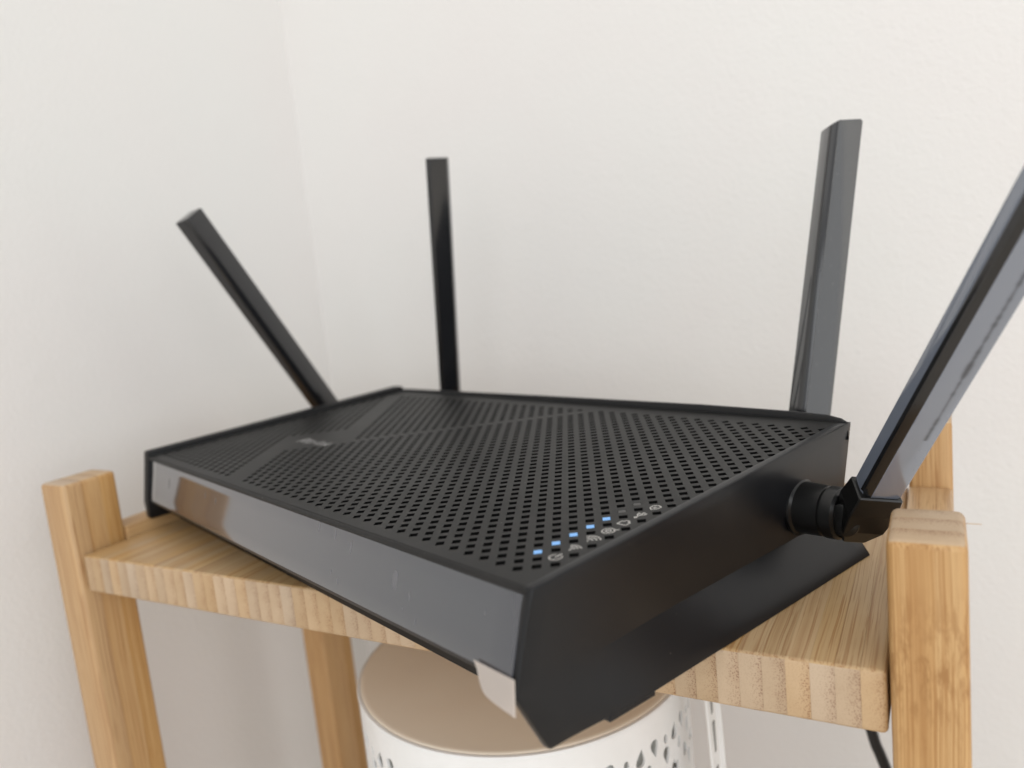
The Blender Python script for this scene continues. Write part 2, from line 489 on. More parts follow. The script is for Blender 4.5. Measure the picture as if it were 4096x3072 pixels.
def build_top():
    bm = bmesh.new()
    vc = {}
    def V(a, b_, z):
        key = (round(a, 3), round(b_, 3), z)
        if key not in vc:
            x, y = a - b_, a + b_
            vc[key] = bm.verts.new((x * U, y * U, z))
        return vc[key]
    h = 0.262
    x0, x1, y0, y1 = -87.0, 3.4, -1.7, 45.7
    for a in range(-60, 40):
        for b_ in range(-30, 80):
            x, y = a - b_, a + b_
            if x < x0 - 1.2 or x > x1 + 1.2 or y < y0 - 1.2 or y > y1 + 1.2: continue
            st = hole_state(x, y)
            o = [(a - .5, b_ - .5), (a + .5, b_ - .5), (a + .5, b_ + .5), (a - .5, b_ + .5)]
            if st == 'plain':
                bm.faces.new([V(p[0], p[1], 0.0) for p in o]); continue
            i = [(a - h, b_ - h), (a + h, b_ - h), (a + h, b_ + h), (a - h, b_ + h)]
            dep = {'hole': -1.3, 'dimple': -0.3, 'led': -0.12}[st]
            for k in range(4):
                k2 = (k + 1) % 4
                bm.faces.new([V(*o[k], 0.0), V(*o[k2], 0.0), V(*i[k2], 0.0), V(*i[k], 0.0)])
                f = bm.faces.new([V(*i[k], 0.0), V(*i[k2], 0.0), V(*i[k2], dep), V(*i[k], dep)])
                if st == 'hole': f.material_index = 1  # hole walls blackened, the shade inside put into their colour
                if st == 'dimple': f.material_index = 2
            if st == 'dimple':
                f = bm.faces.new([V(*p, dep) for p in i]); f.material_index = 2
    for co, no in (((x0 * U, 0, 0), (-1, 0, 0)), ((x1 * U, 0, 0), (1, 0, 0)), ((0, y0 * U, 0), (0, -1, 0)), ((0, y1 * U, 0), (0, 1, 0))):
        bmesh.ops.bisect_plane(bm, geom=bm.verts[:] + bm.edges[:] + bm.faces[:], dist=1e-4, plane_co=co, plane_no=no, clear_outer=True)
    for v in bm.verts:
        v.co = (BT @ Vector(v.co)) * MM
    bmesh.ops.recalc_face_normals(bm, faces=bm.faces[:])
    up = sum(f.normal.z * f.calc_area() for f in bm.faces)
    if up < 0: bmesh.ops.reverse_faces(bm, faces=bm.faces[:])
    return bm
link_mesh('top_cover', build_top(), [M_TOP, M_DARK, M_DIM], router)

def loft(rows, close=False):
    """rows: list of cross-section stations, each a list of 3D points in mm"""
    bm = bmesh.new()
    vs = [[bm.verts.new(Vector(p) * MM) for p in r] for r in rows]
    for i in range(len(vs) - 1):
        m_ = len(vs[i])
        for j in range(m_ if close else m_ - 1):
            k = (j + 1) % m_
            bm.faces.new((vs[i][j], vs[i][k], vs[i + 1][k], vs[i + 1][j]))
    return bm, vs

XRI, XLI = 9.0, -243.8
def zpl(x, y): return lat(x / U, y / U).z
# --- body between the two end plates
right = [(-4.7, -.25), (-5.1, -1.3), (-10.2, -17.4), (-10.2, -18.2), (4.6, -35.3), (124, -35.3), (129, -25), (129.6, 4.8), (128.6, 5.0), (128.2, 3.5), (20, -5), (0, -5)]
left = [(-4.7, -3.35), (-4.9, -4.4), (-8.4, -20.9), (-8.6, -22.0), (4.0, -34.8), (124, -34.8), (129, -25), (129.6, 1.6), (128.6, 1.8), (128.2, 0.5), (20, -8), (0, -8)]
bm, vs = loft([[(10.7 - .0168 * (y + 5.4) + .1412 * z - 2.9, y, z) for y, z in right], [(XLI, y, z) for y, z in left]], True)
for r in vs: bm.faces.new(r)
bmesh.ops.recalc_face_normals(bm, faces=bm.faces[:])
link_mesh('lower_case', bm, M_DARK, router)
# rounded front edge of the cover
arcR = [(-4.75, -.14), (-5.25, -.25), (-5.65, -.55), (-5.9, -1.0), (-5.95, -1.45), (-5.2, -1.6)]
arcL = [(-4.75, -3.28), (-5.2, -3.4), (-5.5, -3.65), (-5.7, -4.1), (-5.75, -4.5), (-5.0, -4.65)]
bm, vs = loft([[(XRI, y, z) for y, z in arcR], [(XLI, y, z) for y, z in arcL]])
bmesh.ops.recalc_face_normals(bm, faces=bm.faces[:])
o = link_mesh('cover_edge', bm, M_TOP, router, True)
# glossy front panel
def slab(pts, off, bv=0.3):
    bm = bmesh.new()
    a = [bm.verts.new(Vector(p) * MM) for p in pts]
    b_ = [bm.verts.new((Vector(p) + Vector(off)) * MM) for p in pts]
    bm.faces.new(a); bm.faces.new(b_[::-1])
    for i in range(len(pts)):
        j = (i + 1) % len(pts)
        bm.faces.new((a[i], b_[i], b_[j], a[j]))
    bmesh.ops.recalc_face_normals(bm, faces=bm.faces[:])
    if bv: bevel(bm, bv, 2)
    return bm
PTR, PTL, PBR, PBL = Vector((XRI - 1.1, -5.75, -1.6)), Vector((-240.6, -5.55, -4.65)), Vector((XRI - 1.1, -11.1, -17.9)), Vector((-240.6, -8.95, -21.5))
def on_panel(fx, fz):
    a = PTR + (PTL - PTR) * fx; b_ = PBR + (PBL - PBR) * fx
    return a + (b_ - a) * fz
def panel_normal(fx, fz):
    e = .01
    n_ = (on_panel(fx + e, fz) - on_panel(fx - e, fz)).cross(on_panel(fx, fz + e) - on_panel(fx, fz - e)).normalized()
    return n_ if n_.y < 0 else -n_
bm = bmesh.new(); G = []; Gb = []
NX, NZ = 32, 4
for iz in range(NZ + 1):
    G.append([bm.verts.new(on_panel(k / NX, iz / NZ) * MM) for k in range(NX + 1)])
    Gb.append([bm.verts.new((on_panel(k / NX, iz / NZ) + Vector((0, .9, -.25))) * MM) for k in range(NX + 1)])
for iz in range(NZ):
    for k in range(NX):
        bm.faces.new((G[iz][k], G[iz][k + 1], G[iz + 1][k + 1], G[iz + 1][k]))
        bm.faces.new((Gb[iz][k], Gb[iz + 1][k], Gb[iz + 1][k + 1], Gb[iz][k + 1]))
for k in range(NX):
    bm.faces.new((G[0][k], Gb[0][k], Gb[0][k + 1], G[0][k + 1])); bm.faces.new((G[NZ][k], G[NZ][k + 1], Gb[NZ][k + 1], Gb[NZ][k]))
for iz in range(NZ):
    bm.faces.new((G[iz][0], G[iz + 1][0], Gb[iz + 1][0], Gb[iz][0])); bm.faces.new((G[iz][NX], Gb[iz][NX], Gb[iz + 1][NX], G[iz + 1][NX]))
bmesh.ops.recalc_face_normals(bm, faces=bm.faces[:])
bevel(bm, .22, 2, 40)
front_panel = link_mesh('front_panel', bm, M_PANEL, router)
smooth_by_angle(front_panel, 30)
# dark lip under the panel, up to where the film takes over
lipR = PBR + (PBL - PBR) * (13.5 / 257.)
link_mesh('panel_lip', slab([lipR + Vector((0, .1, .05)), PBL + Vector((0, .1, .05)), PBL + Vector((0, .55, -1.4)), lipR + Vector((1.8, .55, -1.4))], (0, 1.2, .3), 0.2), M_SIDE, router)
# pull tab of the protective film
tabp = [(x_, -11.25 - .1 * (-17 - z_), z_) for x_, z_ in ((-3.6, -17.0), (-2.5, -18.6), (-2.0, -20.4), (-1.3, -22), (-.5, -22.9), (.6, -23.5), (3.3, -24.0), (9.4, -24.6), (9.4, -17.0))]
tab = link_mesh('film_tab', slab([Vector(p) + Vector((0, -.18, 0)) for p in tabp], (0, .14, 0), 0), M_TAB, router)
tab['label'] = 'milky pull tab of the film hanging below the glossy front panel'
# air bubbles under the film
CAMB = Vector((0, 0, 0))
Rz = Matrix.Rotation(-router.rotation_euler.z, 3, 'Z')
CAMB = (Rz @ (CO - Vector((0, 0, .036)))) / MM
def px_ray(x, y):
    d = CR * ((x - 2048) / 3108.6) + CD * ((y - 1536) / 3108.6) + CF
    return Rz @ d
def px_on_panel(x, y):
    d = px_ray(x, y); fx = fz = .5
    for _ in range(12):
        q, n_ = on_panel(fx, fz), panel_normal(fx, fz)
        h_ = CAMB + d * ((q - CAMB).dot(n_) / d.dot(n_))
        fx = (h_.x - PTR.x) / (PTL.x - PTR.x)
        a = on_panel(fx, 0); b_ = on_panel(fx, 1)
        fz = (h_.z - a.z) / (b_.z - a.z)
    return on_panel(fx, fz), panel_normal(fx, fz)
bub = [(677, 1934, 1.0, 2.6), (821, 1980, .9, 1.6), (862, 2004, .9, 1.6), (1277, 2107, .8, 1.7), (1342, 2137, .9, 1.8), (1404, 2189, .9, 2.3),
       (1581, 2318, 1.9, 2.9), (1323, 2287, .5, .9), (1350, 2324, .7, 1.1), (1637, 2379, .5, .9), (1610, 2433, .4, .6), (1638, 2390, .7, .9), (1660, 2488, .5, 1.0), (1940, 2452, .5, .6)]
for bx, by, ru, rv in bub:
    c, pn = px_on_panel(bx, by)
    pu = (PTR - PTL).normalized(); pv = pn.cross(pu).normalized()
    bm = bmesh.new()
    ring = []
    N_ = 20
    for k in range(N_):
        t = 2 * math.pi * k / N_
        ring.append(bm.verts.new((c + pu * ru * .62 * math.cos(t) * (1 + .08 * math.sin(3 * t)) + pv * rv * .8 * math.sin(t) + pn * .02) * MM))
    ctr = bm.verts.new((c + pn * .03) * MM)
    for k in range(N_): bm.faces.new((ring[k], ring[(k + 1) % N_], ctr))
    for f in bm.faces:
        f.normal_update()
        if f.normal.dot(pn) < 0: f.normal_flip()
    link_mesh('film_bubble', bm, M_BUBBLE, router, True)

# --- end plates
def end_plate(rows, th, bv=.45):
    """three outer rows from front to back; th: inward offset in x"""
    bm = bmesh.new()
    O = [[bm.verts.new(Vector(p) * MM) for p in row] for row in rows]
    I = [[bm.verts.new((Vector(p) + Vector((th, 0, 0))) * MM) for p in row] for row in rows]
    m_ = len(rows[0]); nr = len(rows)
    for r in range(nr - 1):
        for j in range(m_ - 1):
            bm.faces.new((O[r][j], O[r][j + 1], O[r + 1][j + 1], O[r + 1][j]))
            bm.faces.new((I[r][j], I[r + 1][j], I[r + 1][j + 1], I[r][j + 1]))
        for j in (0, m_ - 1):
            bm.faces.new((O[r][j], O[r + 1][j], I[r + 1][j], I[r][j]))
    for r in (0, nr - 1):
        for j in range(m_ - 1):
            bm.faces.new((O[r][j], I[r][j], I[r][j + 1], O[r][j + 1]))
    bmesh.ops.recalc_face_normals(bm, faces=bm.faces[:])
    es = [e for e in bm.edges if len(e.link_faces) == 2 and e.calc_face_angle(0) > math.radians(42)]
    bmesh.ops.bevel(bm, geom=es, offset=bv * MM, segments=3, profile=0.5, affect='EDGES', clamp_overlap=True)
    return bm
def interp(pts, y):
    for a, b_ in zip(pts, pts[1:]):
        if a[1] <= y <= b_[1]:
            t = (y - a[1]) / (b_[1] - a[1]); return tuple(a[i] + (b_[i] - a[i]) * t for i in range(3))
    return pts[-1] if y > pts[-1][1] else pts[0]
def smoothstep(a, b_, x):
    t_ = min(max((x - a) / (b_ - a), 0), 1); return t_ * t_ * (3 - 2 * t_)
rows_u, rows_l = [], []
NS = 24
topl, foldl, botl = [], [], []
for k in range(NS + 1):
    q = k / NS
    y_ = -5.4 + 135.4 * q; z_ = .15 + 6.6 * q - .9 * smoothstep(.93, 1, q)
    topl.append(Vector((10.7 - .0168 * (y_ + 5.4) + .1412 * z_, y_, z_)))
    y_ = -11.4 + 141.4 * q; z_ = -20.9 - 2.8 * q
    foldl.append(Vector((10.7 - .0168 * (y_ + 5.4) + .1412 * z_ + 1.5 * (1 - smoothstep(0, .42, q)), y_, z_)))
    y_ = -3.8 + 133.3 * q
    botl.append(Vector((9.3 + 2.0 * smoothstep(0, .22, q) + 2.9 * q, y_, -35.9)))
rows = []
for i in range(7):
    t_ = i / 6
    rows.append([topl[k].lerp(foldl[k], t_) + Vector((1.5 * (1 - smoothstep(0, .42, k / NS)) * (t_ * t_ - t_), 0, 0)) for k in range(NS + 1)])
for i in range(1, 5):
    rows.append([foldl[k].lerp(botl[k], i / 4) for k in range(NS + 1)])
sp_r = link_mesh('side_panel', end_plate(rows, -2.75, .6), M_SIDE, router)
smooth_by_angle(sp_r, 16)
ys = [None, 6, 16, 27, 47, 72, 90, 110, 122, None]
topL = [(-250.4, -5.4, -1.3), (-249.6, 129.5, 5.2)]
foldL = [(-248.6, -9.5, -23.3), (-247.5, 47, -23), (-246.5, 129.5, -22)]
botL = [(-250.0, -9.0, -30.9), (-251.5, 27, -30.9), (-254.0, 129, -30.9)]
rows = []
for L in (topL, foldL, botL):
    rows.append([L[0]] + [interp(L, y) for y in ys[1:-1]] + [L[-1]])
sp_l = link_mesh('side_panel', end_plate(rows, 6.5), M_LEFT, router)
smooth_by_angle(sp_l, 33)
# little foot under the right plate
ft = link_mesh('foot', slab([(10.9, 12.5, -35.2), (11.6, 27.2, -35.2), (11.6, 27.2, -37.0), (10.9, 12.5, -37.0)], (-6, 0, 0), .25), M_SIDE, router)
# feet that carry the case on the shelf
for fx, fy in ((-20, 118), (-120, 118), (-120, 70)):
    link_mesh('foot', slab([(fx - 6, fy - 6, -34), (fx + 6, fy - 6, -34), (fx + 6, fy + 6, -34), (fx - 6, fy + 6, -34)], (0, 0, -1.95), .4), M_DARK, router)

# --- raised rim along the back
stn = [(9.0, 6.4, 126.5), (6.5, 7.0, 128.0), (2.0, 7.6, 128.6), (-10, 7.95, 128.7), (-45, 7.9, 128.7), (-130, 6.4, 128.7), (-200, 4.9, 128.6), (-238, 4.2, 128.2), (-246, 3.9, 127.3), (-249, 3.6, 125.4)]
rows = []
for x, zt, y in stn:
    zp = zpl(x, y) - .4
    rows.append([(x, y, zp), (x, y + .05, zt - .5), (x, y + .3, zt - .12), (x, y + .7, zt), (x, y + 1.3, zt - .1), (x, y + 1.6, zt - .6), (x, y + 1.7, zp - 5)])
bm, vs = loft(rows)
bmesh.ops.recalc_face_normals(bm, faces=bm.faces[:])
link_mesh('back_rim', bm, M_SIDE, router, True)
# thin rim along the left edge of the cover
rows = []
for y in (-4.6, 20, 60, 100, 120, 127):
    zt = -1.2 + (y + 5.4) * (6.6 / 134.9)
    zp = zpl(-246, y) - .3
    rows.append([(-245.6, y, zp), (-245.8, y, zt - .35), (-246.3, y, zt + .1), (-248.8, y, zt + .1)])
bm, vs = loft(rows)
bmesh.ops.recalc_face_normals(bm, faces=bm.faces[:])
link_mesh('left_rim', bm, M_LEFT, router, True)
# added black sheet, stands for the dark inside below the grille
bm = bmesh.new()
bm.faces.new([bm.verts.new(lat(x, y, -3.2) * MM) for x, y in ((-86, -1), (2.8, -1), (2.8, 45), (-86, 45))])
link_mesh('black_backing', bm, M_DARK, router)

# --- indicator lamps and printed symbols
def plate_poly(name, polys, mat, z=.03, th=.05, parent=router):
    """polys: lists of (x, y) in mm on the plate; each is extruded a little"""
    bm = bmesh.new()
    for pl in polys:
        a = [bm.verts.new(lat(p[0] / U, p[1] / U, z) * MM) for p in pl]
        b_ = [bm.verts.new(lat(p[0] / U, p[1] / U, z - th) * MM) for p in pl]
        try:
            f = bm.faces.new(a)
        except ValueError: continue
        for i in range(len(pl)):
            j = (i + 1) % len(pl)
            bm.faces.new((a[i], b_[i], b_[j], a[j]))
    bmesh.ops.recalc_face_normals(bm, faces=bm.faces[:])
    for f in bm.faces:
        if f.calc_area() > 0 and abs(f.normal.z) > .7 and f.normal.z < 0: f.normal_flip()
    return link_mesh(name, bm, mat, parent)
for k in range(7):
    x, y = -1 * U, (3 + 2 * k) * U
    s = .235 * 2 * U
    pl = []
    for cx_, cy_ in ((s, 0), (0, s), (-s, 0), (0, -s)):
        pl.append((x + cx_ * .98, y + cy_ * .98))
    o = plate_poly('indicator_light', [pl], M_LED if k < 5 else M_LEDOFF, z=.05 if k < 5 else -.02, th=.2)
    o['label'] = 'lit blue indicator' if k < 5 else 'unlit dark indicator'

def arcpoly(cx, cy, r, a0, a1, t, n_=14):
    """a stroke of thickness t along an arc, as quads"""
    out = []
    for i in range(n_):
        b0 = math.radians(a0 + (a1 - a0) * i / n_); b1 = math.radians(a0 + (a1 - a0) * (i + 1) / n_)
        out.append([(cx + (r - t / 2) * math.cos(b0), cy + (r - t / 2) * math.sin(b0)), (cx + (r + t / 2) * math.cos(b0), cy + (r + t / 2) * math.sin(b0)),
                    (cx + (r + t / 2) * math.cos(b1), cy + (r + t / 2) * math.sin(b1)), (cx + (r - t / 2) * math.cos(b1), cy + (r - t / 2) * math.sin(b1))])
    return out
def line(x0, y0, x1, y1, t):
    d = Vector((x1 - x0, y1 - y0)).normalized(); nx, ny = -d.y * t / 2, d.x * t / 2
    return [[(x0 + nx, y0 + ny), (x1 + nx, y1 + ny), (x1 - nx, y1 - ny), (x0 - nx, y0 - ny)]]
def disc(cx, cy, r): return [[(cx + r * math.cos(2 * math.pi * i / 10), cy + r * math.sin(2 * math.pi * i / 10)) for i in range(10)]]
t = .27
def ic(k): return 1 * U, (3 + 2 * k) * U
x, y = ic(0)
plate_poly('power_symbol', arcpoly(x, y, 1.45, 128, 412, t) + line(x, y - .1, x, y + 1.95, .36), M_ICON)
x, y = ic(1)
plate_poly('wifi_symbol', sum([arcpoly(x, y - 1.2, r, 48, 132, t) for r in (.95, 1.75, 2.5)], []) + disc(x, y - 1.2, .28), M_ICON)
x, y = ic(2)
plate_poly('wifi_symbol', sum([arcpoly(x, y - 1.2, r, 40, 140, t) for r in (1.1, 2.0, 2.9)], []) + disc(x, y - 1.2, .25), M_ICON)
x, y = ic(3)
plate_poly('internet_symbol', arcpoly(x, y, 1.5, 0, 360, t, 24) + arcpoly(x, y, .62, 0, 360, t, 14) + line(x + 1.0, y + 1.0, x + 1.8, y + 1.8, t), M_ICON)
x, y = ic(4)
plate_poly('network_port_symbol', line(x - 1.3, y - 1.2, x + 1.3, y - 1.2, t) + line(x - 1.3, y - 1.2, x - 1.3, y + .6, t) + line(x + 1.3, y - 1.2, x + 1.3, y + .6, t)
           + line(x - 1.3, y + .6, x - .6, y + .6, t) + line(x + 1.3, y + .6, x + .6, y + .6, t) + line(x - .6, y + .6, x - .6, y + 1.3, t) + line(x + .6, y + .6, x + .6, y + 1.3, t) + line(x - .6, y + 1.3, x + .6, y + 1.3, t), M_ICON)
x, y = ic(5)
plate_poly('usb_symbol', line(x, y - 1.6, x, y + 1.7, t) + disc(x, y - 1.7, .45) + [[(x - .35, y + 1.3), (x + .35, y + 1.3), (x, y + 2.0)]]
           + line(x, y - .8, x - .9, y + .1, t) + line(x - .9, y, x - .9, y + .7, t) + line(x, y - .3, x + .9, y + .5, t) + line(x + .9, y + .4, x + .9, y + 1.0, t) + disc(x - .9, y + .8, .32) + disc(x + .9, y + 1.1, .32), M_ICON)
x, y = ic(6)
plate_poly('shield_symbol', line(x - 1.2, y + .9, x, y + 1.5, t) + line(x, y + 1.5, x + 1.2, y + .9, t) + line(x - 1.2, y + .9, x - 1.1, y - .5, t) + line(x + 1.2, y + .9, x + 1.1, y - .5, t)
           + line(x - 1.1, y - .5, x, y - 1.5, t) + line(x + 1.1, y - .5, x, y - 1.5, t) + line(x - .45, y + .2, x + .45, y + .2, t) + line(x - .45, y - .35, x + .45, y - .35, t), M_ICON)

# --- maker's name printed on the plain diamond of the cover
cu = bpy.data.curves.new('logo_text', 'FONT'); cu.body = 'tp-link'; cu.size = 7.4; cu.align_x = 'LEFT'; cu.align_y = 'CENTER'; cu.offset = 0.07
tmp = bpy.data.objects.new('logo_text', cu); C.objects.link(tmp)
bpy.context.view_layer.update()
dg = bpy.context.evaluated_depsgraph_get()
me = bpy.data.meshes.new_from_object(tmp.evaluated_get(dg))
bpy.data.objects.remove(tmp)
LX, LY = -66.2 * U, 14.9 * U
w_ = max(v.co.x for v in me.vertices)
for v in me.vertices:
    v.co = lat((LX + 4.6 + v.co.x * 19.0 / w_) / U, (LY + v.co.y) / U, .04) * MM
me.materials.clear()
link_mesh('logo_lettering', me, M_LOGO, router)
ex, ey = LX + 1.6, LY
emb = arcpoly(ex, ey, 2.0, -90, 180, 1.0, 14) + line(ex - 2.0, ey, ex - 2.0, ey - 3.2, 1.0) + line(ex - .6, ey - .0, ex + .6, ey, .9) + line(ex, ey - .6, ex, ey - 2.0, .9)
plate_poly('logo_emblem', emb, M_LOGO)

# --- antennas
def prism(path, secs):
    """loft closed sections along; path of (centre, u, v); secs list of (u, v) offsets lists"""
    bm = bmesh.new(); R = []
    for (c, u, v), s in zip(path, secs):
        R.append([bm.verts.new((c + u * a + v * b_) * MM) for a, b_ in s])
    for i in range(len(R) - 1):
        for j in range(len(R[i])):
            k = (j + 1) % len(R[i])
            bm.faces.new((R[i][j], R[i][k], R[i + 1][k], R[i + 1][j]))
    bm.faces.new(R[0]); bm.faces.new(R[-1])
    bmesh.ops.recalc_face_normals(bm, faces=bm.faces[:])
    return bm

def antenna(pivot, tip, side, roll, arm, w_=12.0, d_=8.0, label=None, start=10.0, slant=0.0, mat=None):
    """pivot, tip: router coordinates; side: unit vector from case to hinge; roll: turn about its own axis"""
    pivot, tip = Vector(pivot), Vector(tip)
    ax_ = (tip - pivot).normalized(); Lg = (tip - pivot).length
    toc = (CAMB - (pivot + tip) / 2); toc = (toc - ax_ * toc.dot(ax_)).normalized()
    e = ax_.cross(toc).normalized()
    if e.dot(Rz @ CR) < 0: e = -e
    nw = toc * math.cos(roll) + e * math.sin(roll)         # broad face's normal
    u = e * math.cos(roll) - toc * math.sin(roll)          # along the broad face
    hw, hd, c = w_ / 2, d_ / 2, .8
    base = [(-hw, -hd + c), (-hw + c * .5, -hd + c * .25), (-hw + c, -hd), (hw - c, -hd), (hw - c * .5, -hd + c * .25), (hw, -hd + c), (hw, hd - c), (hw - c * .3, hd - c * .3), (hw - c, hd),
            (-hw + 2.4, hd), (-hw + 2.15, hd + .16), (-hw + 1.9, hd), (-hw + 1.6, hd - .15), (-hw + .4, hd - 1.1), (-hw, hd - 2.1)]
    def scaled(f): return [(a * f, b_ * f) for a, b_ in base]
    path = [(pivot + ax_ * start, u, nw), (pivot + ax_ * (start + 1.0), u, nw), (tip - ax_ * .5, u, nw), (tip, u, nw)]
    bm = prism(path, [scaled(.93), base, base, scaled(.93)])
    if slant:
        for v in bm.verts:
            q = Vector(v.co) / MM
            s = (q - tip).dot(u)
            if (q - tip).dot(ax_) > -2 and s < -.5: v.co = (q - ax_ * slant * (abs(s) / hw)) * MM
    bm.normal_update()
    for f in bm.faces:
        nu, nv = f.normal.dot(u), f.normal.dot(nw)
        if nu < -.35 and nv > .35: f.material_index = 1        # the bevelled corner, given the darker plastic
    blade = link_mesh('antenna', bm, [mat or M_ANT, M_ANT], router)
    smooth_by_angle(blade, 28)
    if label: blade['label'] = label
    # knuckle: black tapered block at the blade's root
    k0 = [(-3.2, -2.2), (3.2, -2.2), (3.2, 2.2), (-3.2, 2.2)]
    def rect(a, b_): return [(-a, -b_), (a, -b_), (a, b_), (-a, b_)]
    path = [(pivot - ax_ * 8.0, u, nw), (pivot - ax_ * 7.2, u, nw), (pivot - ax_ * 1.5, u, nw), (pivot + ax_ * 5.5, u, nw), (pivot + ax_ * start, u, nw)]
    bm = prism(path, [rect(2.8, 2.6), rect(3.2, 3.0), rect(5.6, 4.4), rect(6.2, 4.6), rect(5.7, 4.0)])
    bevel(bm, .35, 1, 25)
    kn = link_mesh('knuckle', bm, M_HINGE, blade)
    # swivel: stepped collar from the case to the hinge
    side = Vector(side).normalized()
    a1 = side.cross(Vector((0, 0, 1))).normalized() if abs(side.z) < .9 else Vector((1, 0, 0)); b1 = side.cross(a1)
    prof = [(arm - .5, 7.7), (arm + .4, 8.3), (arm + 1.0, 8.2), (arm + 1.6, 7.5), (arm + 8.6, 7.2), (arm + 8.9, 6.7), (arm + 9.4, 6.7), (arm + 9.6, 7.4), (arm + 12.6, 7.3), (arm + 13.3, 6.6), (arm + 13.6, .01)]
    bm = bmesh.new(); NN = 40; rr = []
    o0 = pivot - side * (pivot.dot(side))
    for s, r in prof:
        rr.append([bm.verts.new((o0 + side * s + (a1 * math.cos(2 * math.pi * k / NN) + b1 * math.sin(2 * math.pi * k / NN)) * r) * MM) for k in range(NN)])
    for i in range(len(rr) - 1):
        for k in range(NN): bm.faces.new((rr[i][k], rr[i][(k + 1) % NN], rr[i + 1][(k + 1) % NN], rr[i + 1][k]))
    bmesh.ops.recalc_face_normals(bm, faces=bm.faces[:])
    col = link_mesh('swivel_collar', bm, M_HINGE, blade); smooth_by_angle(col, 30)
    # hinge barrel that joins collar and knuckle
    dirn = a1 if abs(a1.z) < .5 else b1
    c0 = o0 + side * (arm + 15.4)
    zz = side.cross(dirn)
    bm = bmesh.new(); rr = []
    for s_, r_ in ((-5.6, 3.9), (-5.2, 4.5), (5.2, 4.5), (5.6, 3.9)):
        rr.append([bm.verts.new((c0 + dirn * s_ + (side * math.cos(2 * math.pi * k / 32) + zz * math.sin(2 * math.pi * k / 32)) * r_) * MM) for k in range(32)])
    for i in range(3):
        for k in range(32): bm.faces.new((rr[i][k], rr[i][(k + 1) % 32], rr[i + 1][(k + 1) % 32], rr[i + 1][k]))
    bm.faces.new(rr[0]); bm.faces.new(rr[-1])
    bmesh.ops.recalc_face_normals(bm, faces=bm.faces[:])
    hb = link_mesh('hinge_barrel', bm, M_HINGE, blade); smooth_by_angle(hb, 35)
    LM_ = Matrix.Identity(4)
    for i in range(3):
        LM_[i][0] = u[i]; LM_[i][1] = nw[i]; LM_[i][2] = ax_[i]; LM_[i][3] = pivot[i] * MM
    if LM_.to_3x3().determinant() < 0:
        for i in range(3): LM_[i][0] = -u[i]
    inv = LM_.inverted()
    for ob in [blade] + list(blade.children): ob.data.transform(inv)
    blade.matrix_local = LM_
    return blade
R_ = math.radians
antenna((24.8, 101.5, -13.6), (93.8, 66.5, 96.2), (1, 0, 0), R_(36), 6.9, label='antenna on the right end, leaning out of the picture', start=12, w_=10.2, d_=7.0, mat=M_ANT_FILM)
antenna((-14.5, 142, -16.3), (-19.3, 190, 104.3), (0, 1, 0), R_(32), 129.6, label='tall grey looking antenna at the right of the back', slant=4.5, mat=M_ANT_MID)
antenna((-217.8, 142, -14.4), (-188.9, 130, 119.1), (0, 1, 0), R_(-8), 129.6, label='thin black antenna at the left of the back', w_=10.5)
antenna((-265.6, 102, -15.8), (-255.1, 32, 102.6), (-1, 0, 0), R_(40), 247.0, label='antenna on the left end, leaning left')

# ------------------------------------------------------------------ basket on the board below
BC = (-73.8, 121.8); BR, BZ0, BZ1 = 66.2, -231.8, -57.8
basket = thing('metal_basket', 'round white pierced metal tin with a beige lid, under the bamboo shelf', 'tin', (BC[0] * MM, BC[1] * MM, BZ0 * MM))
def ringsurf(prof, NN=120):
    bm = bmesh.new(); rr = []
    for r, z in prof:
        rr.append([bm.verts.new((r * math.cos(2 * math.pi * k / NN) * MM, r * math.sin(2 * math.pi * k / NN) * MM, (z - BZ0) * MM)) for k in range(NN)])
    for i in range(len(rr) - 1):
        for k in range(NN): bm.faces.new((rr[i][k], rr[i][(k + 1) % NN], rr[i + 1][(k + 1) % NN], rr[i + 1][k]))
    return bm, rr
bm, rr = ringsurf([(BR, BZ0), (BR, BZ1), (BR - .9, BZ1), (BR - .9, BZ0)])
for k in range(120): bm.faces.new((rr[-1][k], rr[-1][(k + 1) % 120], rr[0][(k + 1) % 120], rr[0][k]))
bmesh.ops.recalc_face_normals(bm, faces=bm.faces[:])
wall = link_mesh('basket_wall', bm, M_ENAMEL, basket)
